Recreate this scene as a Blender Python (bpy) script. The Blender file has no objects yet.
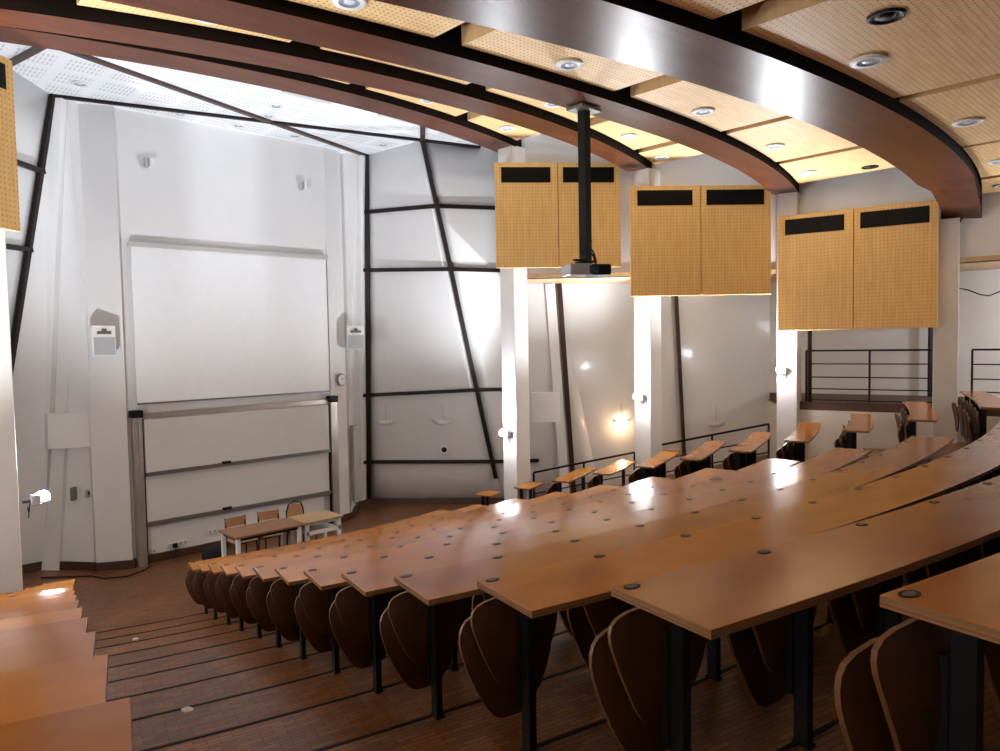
import bpy, bmesh, math, random
from mathutils import Vector, Matrix
random.seed(7)
sc = bpy.context.scene
C = sc.collection
PI = math.pi

# ------------------------------------------------------------------ camera, world, exposure
F_PX, YAW, PITCH, ROLL = 726.0, math.radians(43.391), math.radians(-2.744), math.radians(-1.0225)
CAM = (-5.693, 0.0, 3.668)
cam = bpy.data.cameras.new('camera'); camo = bpy.data.objects.new('camera', cam); C.objects.link(camo)
fw = Vector((math.sin(YAW)*math.cos(PITCH), math.cos(YAW)*math.cos(PITCH), math.sin(PITCH)))
rt = Vector((math.cos(YAW), -math.sin(YAW), 0)); up = rt.cross(fw)
cr, sr = math.cos(ROLL), math.sin(ROLL)
rt2 = rt*cr + up*sr; up2 = up*cr - rt*sr
M = Matrix((( rt2.x, up2.x, -fw.x), (rt2.y, up2.y, -fw.y), (rt2.z, up2.z, -fw.z))).to_4x4()
M.translation = Vector(CAM); camo.matrix_world = M
cam.sensor_fit = 'HORIZONTAL'; cam.sensor_width = 36.0; cam.lens = F_PX/1000*36.0; cam.clip_start = 0.05
sc.camera = camo
w = bpy.data.worlds.new('world'); sc.world = w; w.use_nodes = True
w.node_tree.nodes['Background'].inputs[0].default_value = (0.9, 0.93, 1.0, 1)
w.node_tree.nodes['Background'].inputs[1].default_value = 0.15
sc.view_settings.view_transform = 'Standard'; sc.view_settings.look = 'None'
sc.view_settings.gamma = 1.0; sc.view_settings.use_curve_mapping = False
sc.view_settings.exposure = 1.48
sc.cycles.max_bounces = 8; sc.cycles.diffuse_bounces = 5; sc.cycles.glossy_bounces = 4
sc.cycles.sample_clamp_indirect = 5.0; sc.cycles.blur_glossy = 0.5
FLOOD_W, SPOT_W = 260.0, 10.0

def lamp(name, kind, loc, direction, energy, color=(1, 1, 1), **kw):
    l = bpy.data.lights.new(name, kind); l.energy = energy; l.color = color
    for k, v in kw.items(): setattr(l, k, v)
    o = bpy.data.objects.new(name, l); C.objects.link(o); o.location = loc
    o.rotation_euler = Vector(direction).to_track_quat('-Z', 'Y').to_euler()
    return o

# ------------------------------------------------------------------ mesh helpers
def box(bm, x0, x1, y0, y1, z0, z1, mi=0, T=None):
    vs = [bm.verts.new(p) for p in ((x0,y0,z0),(x1,y0,z0),(x1,y1,z0),(x0,y1,z0),(x0,y0,z1),(x1,y0,z1),(x1,y1,z1),(x0,y1,z1))]
    if T is not None:
        for v in vs: v.co = T @ v.co
    for f in ((3,2,1,0),(4,5,6,7),(0,1,5,4),(1,2,6,5),(2,3,7,6),(3,0,4,7)):
        fc = bm.faces.new([vs[i] for i in f]); fc.material_index = mi
    return vs

def prism(bm, pts, z0, z1, mi=0, mtop=None):
    """pts: plan outline counter-clockwise; z0/z1 numbers or per-point lists"""
    n = len(pts); a = z0 if hasattr(z0, '__len__') else [z0]*n; b = z1 if hasattr(z1, '__len__') else [z1]*n
    lo = [bm.verts.new((p[0], p[1], a[i])) for i, p in enumerate(pts)]
    hi = [bm.verts.new((p[0], p[1], b[i])) for i, p in enumerate(pts)]
    bm.faces.new(hi).material_index = mi if mtop is None else mtop
    bm.faces.new(lo[::-1]).material_index = mi
    for i in range(n):
        j = (i+1) % n
        bm.faces.new((lo[i], lo[j], hi[j], hi[i])).material_index = mi

def strip_solid(bm, A, B, z0, z1, mi=0, mbot=None, mtop=None):
    """solid between two plan polylines A and B (same length)"""
    n = len(A)
    al = [bm.verts.new((p[0],p[1],z0)) for p in A]; bl = [bm.verts.new((p[0],p[1],z0)) for p in B]
    ah = [bm.verts.new((p[0],p[1],z1)) for p in A]; bh = [bm.verts.new((p[0],p[1],z1)) for p in B]
    def f(q, m):
        bm.faces.new(q).material_index = m
    for i in range(n-1):
        f((al[i],al[i+1],ah[i+1],ah[i]), mi); f((bl[i+1],bl[i],bh[i],bh[i+1]), mi)
        f((ah[i],ah[i+1],bh[i+1],bh[i]), mi if mtop is None else mtop)
        f((al[i+1],al[i],bl[i],bl[i+1]), mi if mbot is None else mbot)
    f((al[0],ah[0],bh[0],bl[0]), mi); f((al[-1],bl[-1],bh[-1],ah[-1]), mi)

def tube(bm, pts, r, seg=8, mi=0, caps=True):
    rings = []; pts = [Vector(p) for p in pts]
    for i, p in enumerate(pts):
        d = (pts[min(i+1,len(pts)-1)] - pts[max(i-1,0)]).normalized()
        a = d.orthogonal().normalized() if i == 0 else (rings[-1][1] - d*rings[-1][1].dot(d)).normalized()
        b = d.cross(a)
        rings.append(([bm.verts.new(p + a*r*math.cos(2*PI*k/seg) + b*r*math.sin(2*PI*k/seg)) for k in range(seg)], a))
    for i in range(len(rings)-1):
        A, B = rings[i][0], rings[i+1][0]
        for k in range(seg):
            bm.faces.new((A[k],A[(k+1)%seg],B[(k+1)%seg],B[k])).material_index = mi
    if caps:
        bm.faces.new(rings[0][0][::-1]).material_index = mi; bm.faces.new(rings[-1][0]).material_index = mi

def bar(bm, a, b, wd, th, mi=0, upv=(0,0,1)):
    """rectangular bar from a to b: wd across, th along upv"""
    a = Vector(a); b = Vector(b); d = (b-a).normalized(); s = d.cross(Vector(upv)).normalized(); u = s.cross(d).normalized()
    vs = [bm.verts.new(p + s*i*wd/2 + u*j*th/2) for p in (a, b) for i, j in ((-1,-1),(1,-1),(1,1),(-1,1))]
    for f in ((0,3,2,1),(4,5,6,7),(0,1,5,4),(1,2,6,5),(2,3,7,6),(3,0,4,7)):
        bm.faces.new([vs[i] for i in f]).material_index = mi

def lathe(bm, prof, seg=24, mi=0, o=(0,0,0), close=False):
    rings = []
    for r, z in prof:
        rings.append([bm.verts.new((o[0]+r*math.cos(2*PI*k/seg), o[1]+r*math.sin(2*PI*k/seg), o[2]+z)) for k in range(seg)])
    for i in range(len(rings)-1):
        for k in range(seg):
            bm.faces.new((rings[i][k],rings[i][(k+1)%seg],rings[i+1][(k+1)%seg],rings[i+1][k])).material_index = mi
    if close:
        bm.faces.new(rings[0][::-1]).material_index = mi; bm.faces.new(rings[-1]).material_index = mi

def quadslab(bm, p, th, mi=0, away=None):
    """p: four 3-D corners; thickness added along -normal"""
    p = [Vector(q) for q in p]; n = (p[1]-p[0]).cross(p[3]-p[0]).normalized()
    if away is not None and (-n).dot(Vector(away)) < 0: n = -n
    a = [bm.verts.new(q) for q in p]; b = [bm.verts.new(q - n*th) for q in p]
    bm.faces.new(a).material_index = mi; bm.faces.new(b[::-1]).material_index = mi
    for i in range(4):
        j = (i+1) % 4; bm.faces.new((a[j],a[i],b[i],b[j])).material_index = mi

def mesh(name, bm, mats, smooth=False):
    bmesh.ops.recalc_face_normals(bm, faces=bm.faces)
    me = bpy.data.meshes.new(name); bm.to_mesh(me); bm.free()
    for m in (mats if isinstance(mats, (list, tuple)) else [mats]): me.materials.append(m)
    if smooth:
        for p in me.polygons: p.use_smooth = True
    return me

def obj(name, bm, mats, parent=None, smooth=False, bevel=0, label=None):
    o = bpy.data.objects.new(name, mesh(name, bm, mats, smooth)); C.objects.link(o)
    if parent: o.parent = parent
    if bevel:
        b = o.modifiers.new('bevel', 'BEVEL'); b.width = bevel; b.segments = 2; b.limit_method = 'ANGLE'
    if label: o['label'] = label
    return o

def tag(o, label, cat, group=None, kind=None):
    o['label'] = label; o['category'] = cat
    if group: o['group'] = group
    if kind: o['kind'] = kind
    return o

def thing(name, label, cat, loc=(0,0,0), rotz=0, group=None):
    o = bpy.data.objects.new(name, None); C.objects.link(o); o.empty_display_size = .1
    o.location = loc; o.rotation_euler = (0,0,rotz)
    return tag(o, label, cat, group)

def struct(name, bm, mats, smooth=False, label=None):
    o = obj(name, bm, mats, smooth=smooth); o['kind'] = 'structure'
    if label: o['label'] = label
    return o

def dup(root, loc, rotz, label=None, group=None):
    r = root.copy(); C.objects.link(r); r.location = loc; r.rotation_euler = (0,0,rotz)
    if label: r['label'] = label
    if group: r['group'] = group
    for ch in list(root.children):
        c = ch.copy(); C.objects.link(c); c.parent = r
        for g in ch.children:
            d = g.copy(); C.objects.link(d); d.parent = c
    return r

def new_bm(): return bmesh.new()

# ------------------------------------------------------------------ materials
class NT:
    def __init__(s, name):
        s.m = bpy.data.materials.new(name); s.m.use_nodes = True; s.t = s.m.node_tree; s.b = s.t.nodes['Principled BSDF']
    def n(s, typ, **kw):
        nd = s.t.nodes.new(typ)
        for k, v in kw.items():
            if k.startswith('i_'): nd.inputs[k[2:].replace('_',' ')].default_value = v
            else: setattr(nd, k, v)
        return nd
    def l(s, a, b): s.t.links.new(a, b)
    def ramp(s, fac, stops):
        r = s.n('ShaderNodeValToRGB'); e = r.color_ramp.elements
        while len(e) < len(stops): e.new(.5)
        for k, (p, c) in enumerate(stops): e[k].position = p; e[k].color = (*c, 1)
        s.l(fac, r.inputs[0]); return r.outputs[0]
    def coord(s, kind='Object', scale=(1,1,1), rot=(0,0,0), loc=(0,0,0)):
        tc = s.n('ShaderNodeTexCoord'); mp = s.n('ShaderNodeMapping'); s.l(tc.outputs[kind], mp.inputs[0])
        mp.inputs['Scale'].default_value = scale; mp.inputs['Rotation'].default_value = rot; mp.inputs['Location'].default_value = loc
        return mp.outputs[0]
    def noise(s, vec, scale=5, detail=4, rough=.5, dist=0):
        n = s.n('ShaderNodeTexNoise'); n.inputs['Scale'].default_value = scale; n.inputs['Detail'].default_value = detail
        n.inputs['Roughness'].default_value = rough; n.inputs['Distortion'].default_value = dist; s.l(vec, n.inputs['Vector']); return n.outputs[0]
    def mix(s, fac, a, b, mode='MIX'):
        m = s.n('ShaderNodeMix', data_type='RGBA', blend_type=mode)
        for inp, v in ((m.inputs[0], fac), (m.inputs[6], a), (m.inputs[7], b)):
            if hasattr(v, 'links') or hasattr(v, 'is_linked'): s.l(v, inp)
            elif isinstance(v, (int, float)): inp.default_value = v
            else: inp.default_value = (*v, 1)
        return m.outputs[2]
    def math(s, op, a, b=None):
        m = s.n('ShaderNodeMath', operation=op)
        for inp, v in ((m.inputs[0], a), (m.inputs[1], b)):
            if v is None: continue
            if isinstance(v, (int, float)): inp.default_value = v
            else: s.l(v, inp)
        return m.outputs[0]
    def bump(s, h, strength=.2, dist=.01):
        b = s.n('ShaderNodeBump'); b.inputs['Strength'].default_value = strength; b.inputs['Distance'].default_value = dist
        s.l(h, b.inputs['Height']); s.l(b.outputs[0], s.b.inputs['Normal'])

def plain(name, col, rough=.5, metal=0, spec=.5, emit=None, es=0, noise=.0, coat=0):
    t = NT(name); b = t.b
    b.inputs['Roughness'].default_value = rough; b.inputs['Metallic'].default_value = metal; b.inputs['Specular IOR Level'].default_value = spec
    if coat: b.inputs['Coat Weight'].default_value = coat
    if noise:
        n = t.noise(t.coord(), 6, 4)
        t.l(t.ramp(n, [(.3, tuple(c*(1-noise) for c in col)), (.7, tuple(min(1, c*(1+noise)) for c in col))]), b.inputs['Base Color'])
    else: b.inputs['Base Color'].default_value = (*col, 1)
    if emit: b.inputs['Emission Color'].default_value = (*emit, 1); b.inputs['Emission Strength'].default_value = es
    return t.m

def wood(name, c1, c2, rough=.3, stretch=(1, 12, 12), scale=2.5, coat=0, blotch=.35, blotch_scale=.9, rvar=.12, cvar=None, dist=.5, det=7, orand=0):
    t = NT(name); v = t.coord('Object', stretch)
    n = t.noise(v, scale, det, .6, dist)
    col = t.ramp(n, [(.3, c1), (.7, c2)])
    bl = t.noise(t.coord('Object', (1,1,1)), blotch_scale, 3, .55)
    dark = t.ramp(bl, [(.2, (1-blotch,)*3), (.8, (1,1,1))])
    col = t.mix(1.0, col, dark, 'MULTIPLY')
    if orand:
        oi = t.n('ShaderNodeObjectInfo'); g = t.ramp(oi.outputs['Random'], [(0, (1-orand,1-orand*1.1,1-orand*1.2)), (1, (1,1,1))]); col = t.mix(1.0, col, g, 'MULTIPLY')
    if cvar:
        bl2 = t.noise(t.coord('Object', (1,1,1), (0,0,0), (9,4,2)), .5, 2, .5)
        f = t.ramp(bl2, [(.4, (0,0,0)), (.6, (1,1,1))])
        col = t.mix(f, col, t.mix(1.0, col, cvar, 'MULTIPLY'))
    t.l(col, t.b.inputs['Base Color'])
    r = t.math('ADD', t.math('MULTIPLY', bl, rvar), rough - rvar/2); t.l(r, t.b.inputs['Roughness'])
    if coat: t.b.inputs['Coat Weight'].default_value = coat; t.b.inputs['Coat Roughness'].default_value = rough*.6
    return t.m

M_desk = wood('varnished_desk_wood', (.42,.142,.013), (.70,.270,.032), .17, (.8,1.6,1.2), 1.1, 0, .12, .5, .04, None, .1, 3, .28)
M_desk.node_tree.nodes['Principled BSDF'].inputs['Specular IOR Level'].default_value = .36
M_edge = wood('plywood_edge', (.16,.07,.025), (.42,.21,.085), .4, (.2,.2,90), 3, 0, .1)
M_seat = wood('seat_plywood', (.052,.017,.006), (.085,.029,.010), .36, (12,12,1.2), 2.5, 0, .25, 3)
M_seat_edge = wood('seat_plywood_edge', (.12,.05,.02), (.22,.10,.04), .35, (3,3,3), 6, 0, .1)
M_black = plain('black_metal', (.008,.008,.009), .5, 0, .25)
M_ironb = plain('black_paint', (.007,.007,.007), .5, 0, .2)
M_beam = wood('dark_varnished_beam', (.075,.021,.010), (.150,.044,.021), .30, (.5,5,5), 1.4, 0, .30, .6, .08)
M_beam.node_tree.nodes['Principled BSDF'].inputs['Specular IOR Level'].default_value = .16
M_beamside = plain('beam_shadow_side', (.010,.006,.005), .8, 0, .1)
M_trim = wood('dark_brown_trim', (.035,.014,.010), (.075,.030,.020), .4, (6,6,6), 2)
M_mull = plain('black_brown_mullion', (.014,.008,.007), .5, 0, .25)
M_pine = wood('pine_box_side', (.60,.36,.16), (.74,.48,.24), .5, (9,9,1), 2.2, 0, .12)
M_plate = plain('number_plate_black', (.008,.007,.006), .6, 0, .2)
M_plate2 = plain('number_plate_grey', (.10,.09,.08), .5)

def perforated(name, c1, c2, pitch=.032, rad=.30, plane='XY', grain=(1,9,1), rough=.5, dark=(.38,.21,.09)):
    t = NT(name); v = t.coord('Object', grain)
    col = t.ramp(t.noise(v, 1.7, 6, .6, .5), [(.3, c1), (.7, c2)])
    sep = t.n('ShaderNodeSeparateXYZ'); t.l(t.coord('Object'), sep.inputs[0])
    ax = {'XY': (0,1), 'XZ': (0,2)}[plane]
    ds = []
    for a in ax:
        f = t.math('FRACT', t.math('MULTIPLY', sep.outputs[a], 1/pitch)); ds.append(t.math('POWER', t.math('SUBTRACT', f, .5), 2))
    d = t.math('SQRT', t.math('ADD', ds[0], ds[1]))
    hole = t.math('LESS_THAN', d, rad*.55)
    # panel joint lines with plain borders
    col = t.mix(hole, col, dark)
    t.l(col, t.b.inputs['Base Color']); t.b.inputs['Roughness'].default_value = rough
    return t.m
M_perf = perforated('perforated_ceiling_ply', (.74,.45,.18), (.90,.62,.31), .05, .34, 'XY', (1.2,9,1))
M_perfw = perforated('perforated_wall_ply', (.78,.49,.17), (.92,.62,.25), .06, .36, 'XZ', (9,1,1.0), .5, (.62,.37,.14))

def wallmat(name, col, rough=.6, var=.04, coat=0):
    t = NT(name); n = t.noise(t.coord(), 1.2, 5, .6); n2 = t.noise(t.coord(), 14, 3, .5)
    c = t.ramp(n, [(.3, tuple(x*(1-var) for x in col)), (.7, col)])
    t.l(c, t.b.inputs['Base Color']); t.b.inputs['Roughness'].default_value = rough
    if coat: t.b.inputs['Coat Weight'].default_value = coat; t.b.inputs['Coat Roughness'].default_value = .12
    t.bump(n2, .08, .004); return t.m
M_wall = wallmat('white_plaster', (.80,.79,.79))
M_facade = wallmat('glossy_white_facade', (.70,.69,.69), .32, .03, .35)
M_column = wallmat('column_concrete_white', (.76,.74,.73), .6, .12)
M_lowwall = wallmat('low_wall_white', (.66,.62,.58), .6, .12)
M_slab = wallmat('ceiling_slab_white', (.75,.75,.76))

def front_ceiling():
    t = NT('perforated_plasterboard'); sep = t.n('ShaderNodeSeparateXYZ'); t.l(t.coord('Object', (1,1,1), (0,0,0)), sep.inputs[0])
    def band(o, p, duty):
        return t.math('LESS_THAN', t.math('FRACT', t.math('MULTIPLY', o, 1/p)), duty)
    slots = t.math('MULTIPLY', band(sep.outputs[0], .055, .5), band(sep.outputs[1], .16, .72))
    grp = t.math('MULTIPLY', band(sep.outputs[0], .6, .8), band(sep.outputs[1], .62, .8))
    f = t.math('MULTIPLY', slots, grp)
    t.l(t.mix(f, (.84,.86,.89), (.62,.64,.67)), t.b.inputs['Base Color']); t.b.inputs['Roughness'].default_value = .7
    return t.m
M_fceil = front_ceiling()

def parquet():
    t = NT('small_block_parquet'); br = t.n('ShaderNodeTexBrick')
    t.l(t.coord('Object', (1,1,1), (0,0,.22)), br.inputs['Vector'])
    br.inputs['Color1'].default_value = (.27,.12,.048,1); br.inputs['Color2'].default_value = (.155,.062,.024,1); br.inputs['Mortar'].default_value = (.05,.022,.012,1)
    br.inputs['Scale'].default_value = 1; br.inputs['Brick Width'].default_value = .13; br.inputs['Row Height'].default_value = .032
    br.inputs['Mortar Size'].default_value = .0022; br.inputs['Bias'].default_value = -.1
    n = t.noise(t.coord(), 1.4, 4, .6); d = t.ramp(n, [(.3, (.62,.60,.58)), (.7, (1.1,1.08,1.05))])
    t.l(t.mix(1.0, br.outputs[0], d, 'MULTIPLY'), t.b.inputs['Base Color'])
    r = t.math('ADD', t.math('MULTIPLY', n, .25), .26); t.l(r, t.b.inputs['Roughness']); t.b.inputs['Specular IOR Level'].default_value = .3
    return t.m
M_floor = parquet()
M_nosing = plain('black_stair_nosing', (.008,.006,.005), .6, 0, .15)
M_skirt = plain('dark_brown_skirting', (.07,.03,.018), .5, noise=.15)
M_white = plain('white_plastic', (.80,.80,.80), .4)
M_grey = plain('light_grey_plastic', (.42,.43,.45), .5)
M_screen = plain('white_projection_screen', (.86,.87,.89), .75, noise=.015)
M_board = plain('glossy_whiteboard', (.70,.69,.67), .14, coat=.3, noise=.02)
M_alu = plain('anodised_aluminium', (.50,.46,.42), .35, .6, noise=.08)
M_alud = plain('dark_aluminium', (.20,.19,.18), .4, .5)
M_chrome = plain('downlight_reflector', (.40,.46,.54), .3, .35)
M_bulb = plain('downlight_centre', (.75,.8,.85), .3)
M_tabt = wood('brown_table_top', (.28,.13,.065), (.40,.20,.10), .3, (2,12,2), 3)
M_tabt2 = wood('beige_table_top', (.56,.36,.17), (.70,.48,.26), .3, (2,12,2), 3)
M_chairw = wood('tan_chair_ply', (.42,.22,.10), (.58,.33,.16), .35, (2,10,2), 3)
M_led = plain('lit_floodlight_lens', (1,1,1), .3, emit=(.93,.96,1.0), es=60)
M_warm = plain('lit_warm_bulb', (1,.9,.7), .3, emit=(1,.72,.42), es=8)
M_glassdark = plain('dark_projector_lens', (.03,.04,.07), .08)
M_silver = plain('silver_plastic', (.42,.43,.47), .35, .2)
M_paper = plain('crumpled_paper', (.75,.75,.74), .8)
M_cloth = plain('black_fabric', (.010,.010,.012), .9)
M_soffit = wood('soffit_plywood', (.62,.42,.22), (.78,.56,.32), .5, (9,9,1), 2)

# ------------------------------------------------------------------ plan geometry
CX, CY = .367, 21.337
def Rr(i): return 20.03 - .8044*i
def Zr(i): return max(0.0, 1.979 - .198*i)
def pol(R, th): return (CX + R*math.sin(th), CY - R*math.cos(th))
WR = [(4.14,9.97),(6.0,8.21),(7.98,6.34),(8.55,3.83),(8.95,1.0),(9.1,-3.9)]       # line of columns, right
WL = [(-x,y) for x,y in WR]
def wall_theta(R, side):
    """angle at which a ring of radius R meets the column line"""
    best = None
    line = [(3.2,10.9)] + WR
    lo, hi = 0.0, 1.1
    def outside(th):
        x, y = pol(R, side*th) if side > 0 else pol(R, -th)
        x = abs(x)
        for (x0,y0),(x1,y1) in zip(line, line[1:]):
            if y0 >= y >= y1:
                t = (y0-y)/(y0-y1+1e-9); return x > x0 + t*(x1-x0)
        return y > line[0][1] and x > 3.2
    for k in range(1, 300):
        th = k*.003
        if outside(th): return th
    return .6
# ------------------------------------------------------------------ floor
def build_floor():
    bm = new_bm()
    box(bm, -9.2, 9.2, 8.5, 14.3, -.3, 0)                    # stage floor
    for i in range(-6, 11):
        z = Zr(i) if i > -5 else Zr(-5)
        R1 = Rr(i-1) - .35; R0 = Rr(i) - .35
        if i == 10: z = .012
        tl = min(wall_theta(R0, -1), wall_theta(R1, -1)) + .004; tr = min(wall_theta(R0, 1), wall_theta(R1, 1)) + .004
        n = 48; ths = [-tl + (tl+tr)*k/n for k in range(n+1)]
        strip_solid(bm, [pol(R1,t) for t in ths], [pol(R0,t) for t in ths], -.3, z)
        strip_solid(bm, [pol(R0+.014,t) for t in ths], [pol(R0-.008,t) for t in ths], z-.02, z+.003, 1)
    return struct('floor', bm, [M_floor, M_nosing])
build_floor()

# ------------------------------------------------------------------ seats
def seat_outline(wd, h0, h1, prof, n=18):
    """half widths sampled smoothly along the height (monotone cosine interpolation)"""
    pts = []
    for q in range(n+1):
        t = q/n; t = .5-.5*math.cos(PI*t)
        for (t0,k0),(t1,k1) in zip(prof, prof[1:]):
            if t0 <= t <= t1+1e-9:
                u = (t-t0)/(t1-t0); u = u*u*(3-2*u) if False else u; k = k0+(k1-k0)*u; break
        pts.append((wd/2*k, h0+(h1-h0)*t))
    return pts
P_BACK = [(0,.30),(.08,.46),(.2,.60),(.35,.74),(.5,.86),(.65,.95),(.78,1.0),(.87,.97),(.93,.86),(.97,.68),(1,.36)]
P_PAN = [(0,.22),(.03,.36),(.08,.46),(.2,.62),(.35,.78),(.5,.90),(.65,.98),(.76,1.0),(.86,.96),(.93,.84),(.97,.66),(1,.38)]
def shell(bm, prof, depth0, lean, curve, th, wd):
    """thin curved ply shell; prof = right half outline bottom to top, y offset by curvature"""
    n = 10; rows = []
    z0, z1 = prof[0][1], prof[-1][1]
    for hx, z in prof:
        t = (z-z0)/(z1-z0)
        row = []
        for k in range(n+1):
            x = hx*(2*k/n-1); y = depth0 + lean*t + curve*(x/(wd/2))**2 - .03*math.sin(PI*t)
            row.append((x,y,z))
        rows.append(row)
    F = [[bm.verts.new(p) for p in r] for r in rows]; B = [[bm.verts.new((p[0],p[1]+th,p[2])) for p in r] for r in rows]
    def q(a,b,c,d,m): bm.faces.new((a,b,c,d)).material_index = m
    for i in range(len(rows)-1):
        for k in range(n):
            q(F[i][k],F[i][k+1],F[i+1][k+1],F[i+1][k],0); q(B[i][k+1],B[i][k],B[i+1][k],B[i+1][k+1],0)
        q(F[i][0],F[i+1][0],B[i+1][0],B[i][0],1); q(F[i+1][n],F[i][n],B[i][n],B[i+1][n],1)
    for k in range(n):
        q(F[0][k+1],F[0][k],B[0][k],B[0][k+1],1); q(F[-1][k],F[-1][k+1],B[-1][k+1],B[-1][k],1)

def make_seat():
    """origin on the tier below the desk; +y looks to the stage"""
    t = thing('folding_seat', '', 'seat')
    b = new_bm()                                                      # pedestal that also carries the desk
    box(b, -.017, .017, -.028, .028, .012, .695); box(b, -.022, .022, -.034, .034, 0, .012); box(b, -.03, .03, -.05, .05, .690, .7035)
    obj('post', b, M_black, t)
    b = new_bm(); shell(b, seat_outline(.43, .25, .645, P_BACK), .075, -.01, .035, .014, .43)
    obj('backrest', b, [M_seat, M_seat_edge], t, smooth=False)
    b = new_bm(); shell(b, seat_outline(.46, .10, .565, P_PAN), .125, .03, .03, .015, .46)
    sp = obj('seat_pan', b, [M_seat, M_seat_edge], t)
    b = new_bm(); box(b, -.025, .025, .028, .062, .18, .56)
    obj('hinge_bracket', b, M_black, t)
    return t
PROTO = make_seat(); used = [False]
def place_seat(R, th, z, label, group):
    x, y = pol(R, th)
    if not used[0]:
        o = PROTO; o.location = (x,y,z); o.rotation_euler = (0,0,th); o['label'] = label; o['group'] = group; used[0] = True
    else: o = dup(PROTO, (x,y,z), th, label, group)
    return o
ORD = ['zeroth','first','second','third','fourth','fifth','sixth','seventh','eighth','ninth','tenth','eleventh','twelfth','thirteenth','fourteenth']

def plate_mesh():
    bm = new_bm(); n = 20
    for (a, b, z0, z1, mi) in ((.031,.019,0,.0015,0),(.021,.011,.0015,.002,1)):
        lo = [bm.verts.new((a*math.cos(2*PI*k/n), b*math.sin(2*PI*k/n), z0)) for k in range(n)]
        hi = [bm.verts.new((a*math.cos(2*PI*k/n), b*math.sin(2*PI*k/n), z1)) for k in range(n)]
        bm.faces.new(hi).material_index = mi
        for k in range(n): bm.faces.new((lo[k],lo[(k+1)%n],hi[(k+1)%n],hi[k])).material_index = mi
    return mesh('number_plate', bm, [M_plate, M_plate2])
PLATE = plate_mesh()

def desk(R0, depth, t0, t1, z, label, group, n_pl, plates=True, skip_end=False, legs=False):
    """curved continuous desktop; near edge radius R0, far edge R0-depth; t0 to t1"""
    tm = (t0+t1)/2; ox, oy = pol(R0-depth/2, tm)
    root = thing('lecture_desk', label, 'desk', (ox,oy,z), 0, group)
    def loc(R, t): x, y = pol(R, t); return (x-ox, y-oy)
    n = max(6, int((t1-t0)*90)); ths = [t0+(t1-t0)*k/n for k in range(n+1)]
    bm = new_bm()
    strip_solid(bm, [loc(R0,t) for t in ths], [loc(R0-depth,t) for t in ths], .705, .733, 1, mbot=1, mtop=0)
    o = obj('desktop', bm, [M_desk, M_edge], root, bevel=.003)
    if legs:
        for t in (t0+.12/R0, t1-.12/R0):
            x, y = loc(R0-depth*.7, t); bm = new_bm(); box(bm, x-.017, x+.017, y-.028, y+.028, 0, .705); obj('leg', bm, M_black, root)
    if plates:
        inset = .055/R0
        for k in range(n_pl+(0 if skip_end else 1)):
            t = t0 + inset + (t1-t0-2*inset)*k/n_pl
            x, y = loc(R0-depth+.035, t)
            p = bpy.data.objects.new('number_plate', PLATE); C.objects.link(p); p.parent = root; p.location = (x,y,.733); p.rotation_euler = (0,0,t)
    return root

LEFT_T = {-2:-.2095,-1:-.213,0:-.2142}
G_main = 'curved desks of the main block'
for i in range(-2, 11):
    t0 = LEFT_T.get(i, -.2154); t1 = .1565; z = Zr(i)
    width = Rr(i)*(t1-t0); n = {-2:12,-1:12,0:13,1:13,2:13,3:12,4:12}.get(i, max(8, round(width/.55)))
    r = ORD[i+3]
    lab = ('long curved varnished desk of the main block, %s from the camera' % r) if i < 10 else 'long curved varnished desk of the main block, front row nearest the stage'
    desk(Rr(i), .40, t0, t1, z, lab, G_main, n)
    for k in range(n):
        if i > 1 and not (k < (4 if i < 6 else 3) or k >= n-2): continue
        th = t0 + (t1-t0)*(k+.35)/n
        if k <= n//2: lab = 'folded brown plywood seat under %s main desk from camera, %s from the left aisle' % (r, ORD[k+1])
        else: lab = 'folded brown plywood seat under %s main desk from camera, %s from its right end' % (r, ORD[n-k])
        place_seat(Rr(i)-.33, th, z, lab, 'folding seats of the main block')

# right-hand side block
SIDE = {0:(.226,3.0),1:(.229,3.0),2:(.235,2.45),3:(.239,2.6),4:(.238,2.45),5:(.245,2.3),6:(.251,1.95),7:(.257,1.55),8:(.257,1.45),9:(.258,.62),10:(.252,.40)}
for i, (t0, L) in SIDE.items():
    R = Rr(i)-.28; t0 += .020; t1 = t0+L/R; n = max(1, round(L/.55)); z = Zr(i); r = ORD[i+1]
    desk(R, .34, t0, t1, z, 'short varnished desk beside the right wall, %s counting from the top of the slope' % r if i < 10 else 'smallest varnished desk beside the right wall, lowest on the slope', 'short desks of the right side block', n, True, False, i > 6)
    for k in range(n if i < 9 else 0):
        if i >= 7 and k > 0: continue
        place_seat(R-.28, t0+(t1-t0)*(k+.5)/n, z, 'folded brown seat beside right wall, %s row from top, %s from the aisle' % (r, ORD[k+1]), 'folding seats of the right side block')
# left-hand block
for i in range(-1, 11):
    t1 = -.2803-.0033*i-.00017*i*i; R = Rr(i); L = {-1:3.4,0:3.4,1:3.2,2:3.0,3:2.7,4:2.4,5:2.1,6:1.8,7:1.5,8:1.2,9:.5,10:.36}[i]
    t0 = t1-L/R; n = max(1, round(L/.55)); z = Zr(i); r = ORD[i+2]
    desk(R, .40, t0, t1, z, 'varnished desk of the left block across the stepped aisle, %s from the camera' % r if i < 10 else 'shortest varnished desk of the left block, lowest and nearest the stage', 'desks of the left block', n, True, True, i > 8)
    for k in range(n):
        if n-1-k < 2 and i < 9: place_seat(R-.33, t0+(t1-t0)*(k+.5)/n, z, 'folded brown seat under %s left block desk from camera, %s from the stepped aisle' % (r, ORD[n-k]), 'folding seats of the left block')

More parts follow.
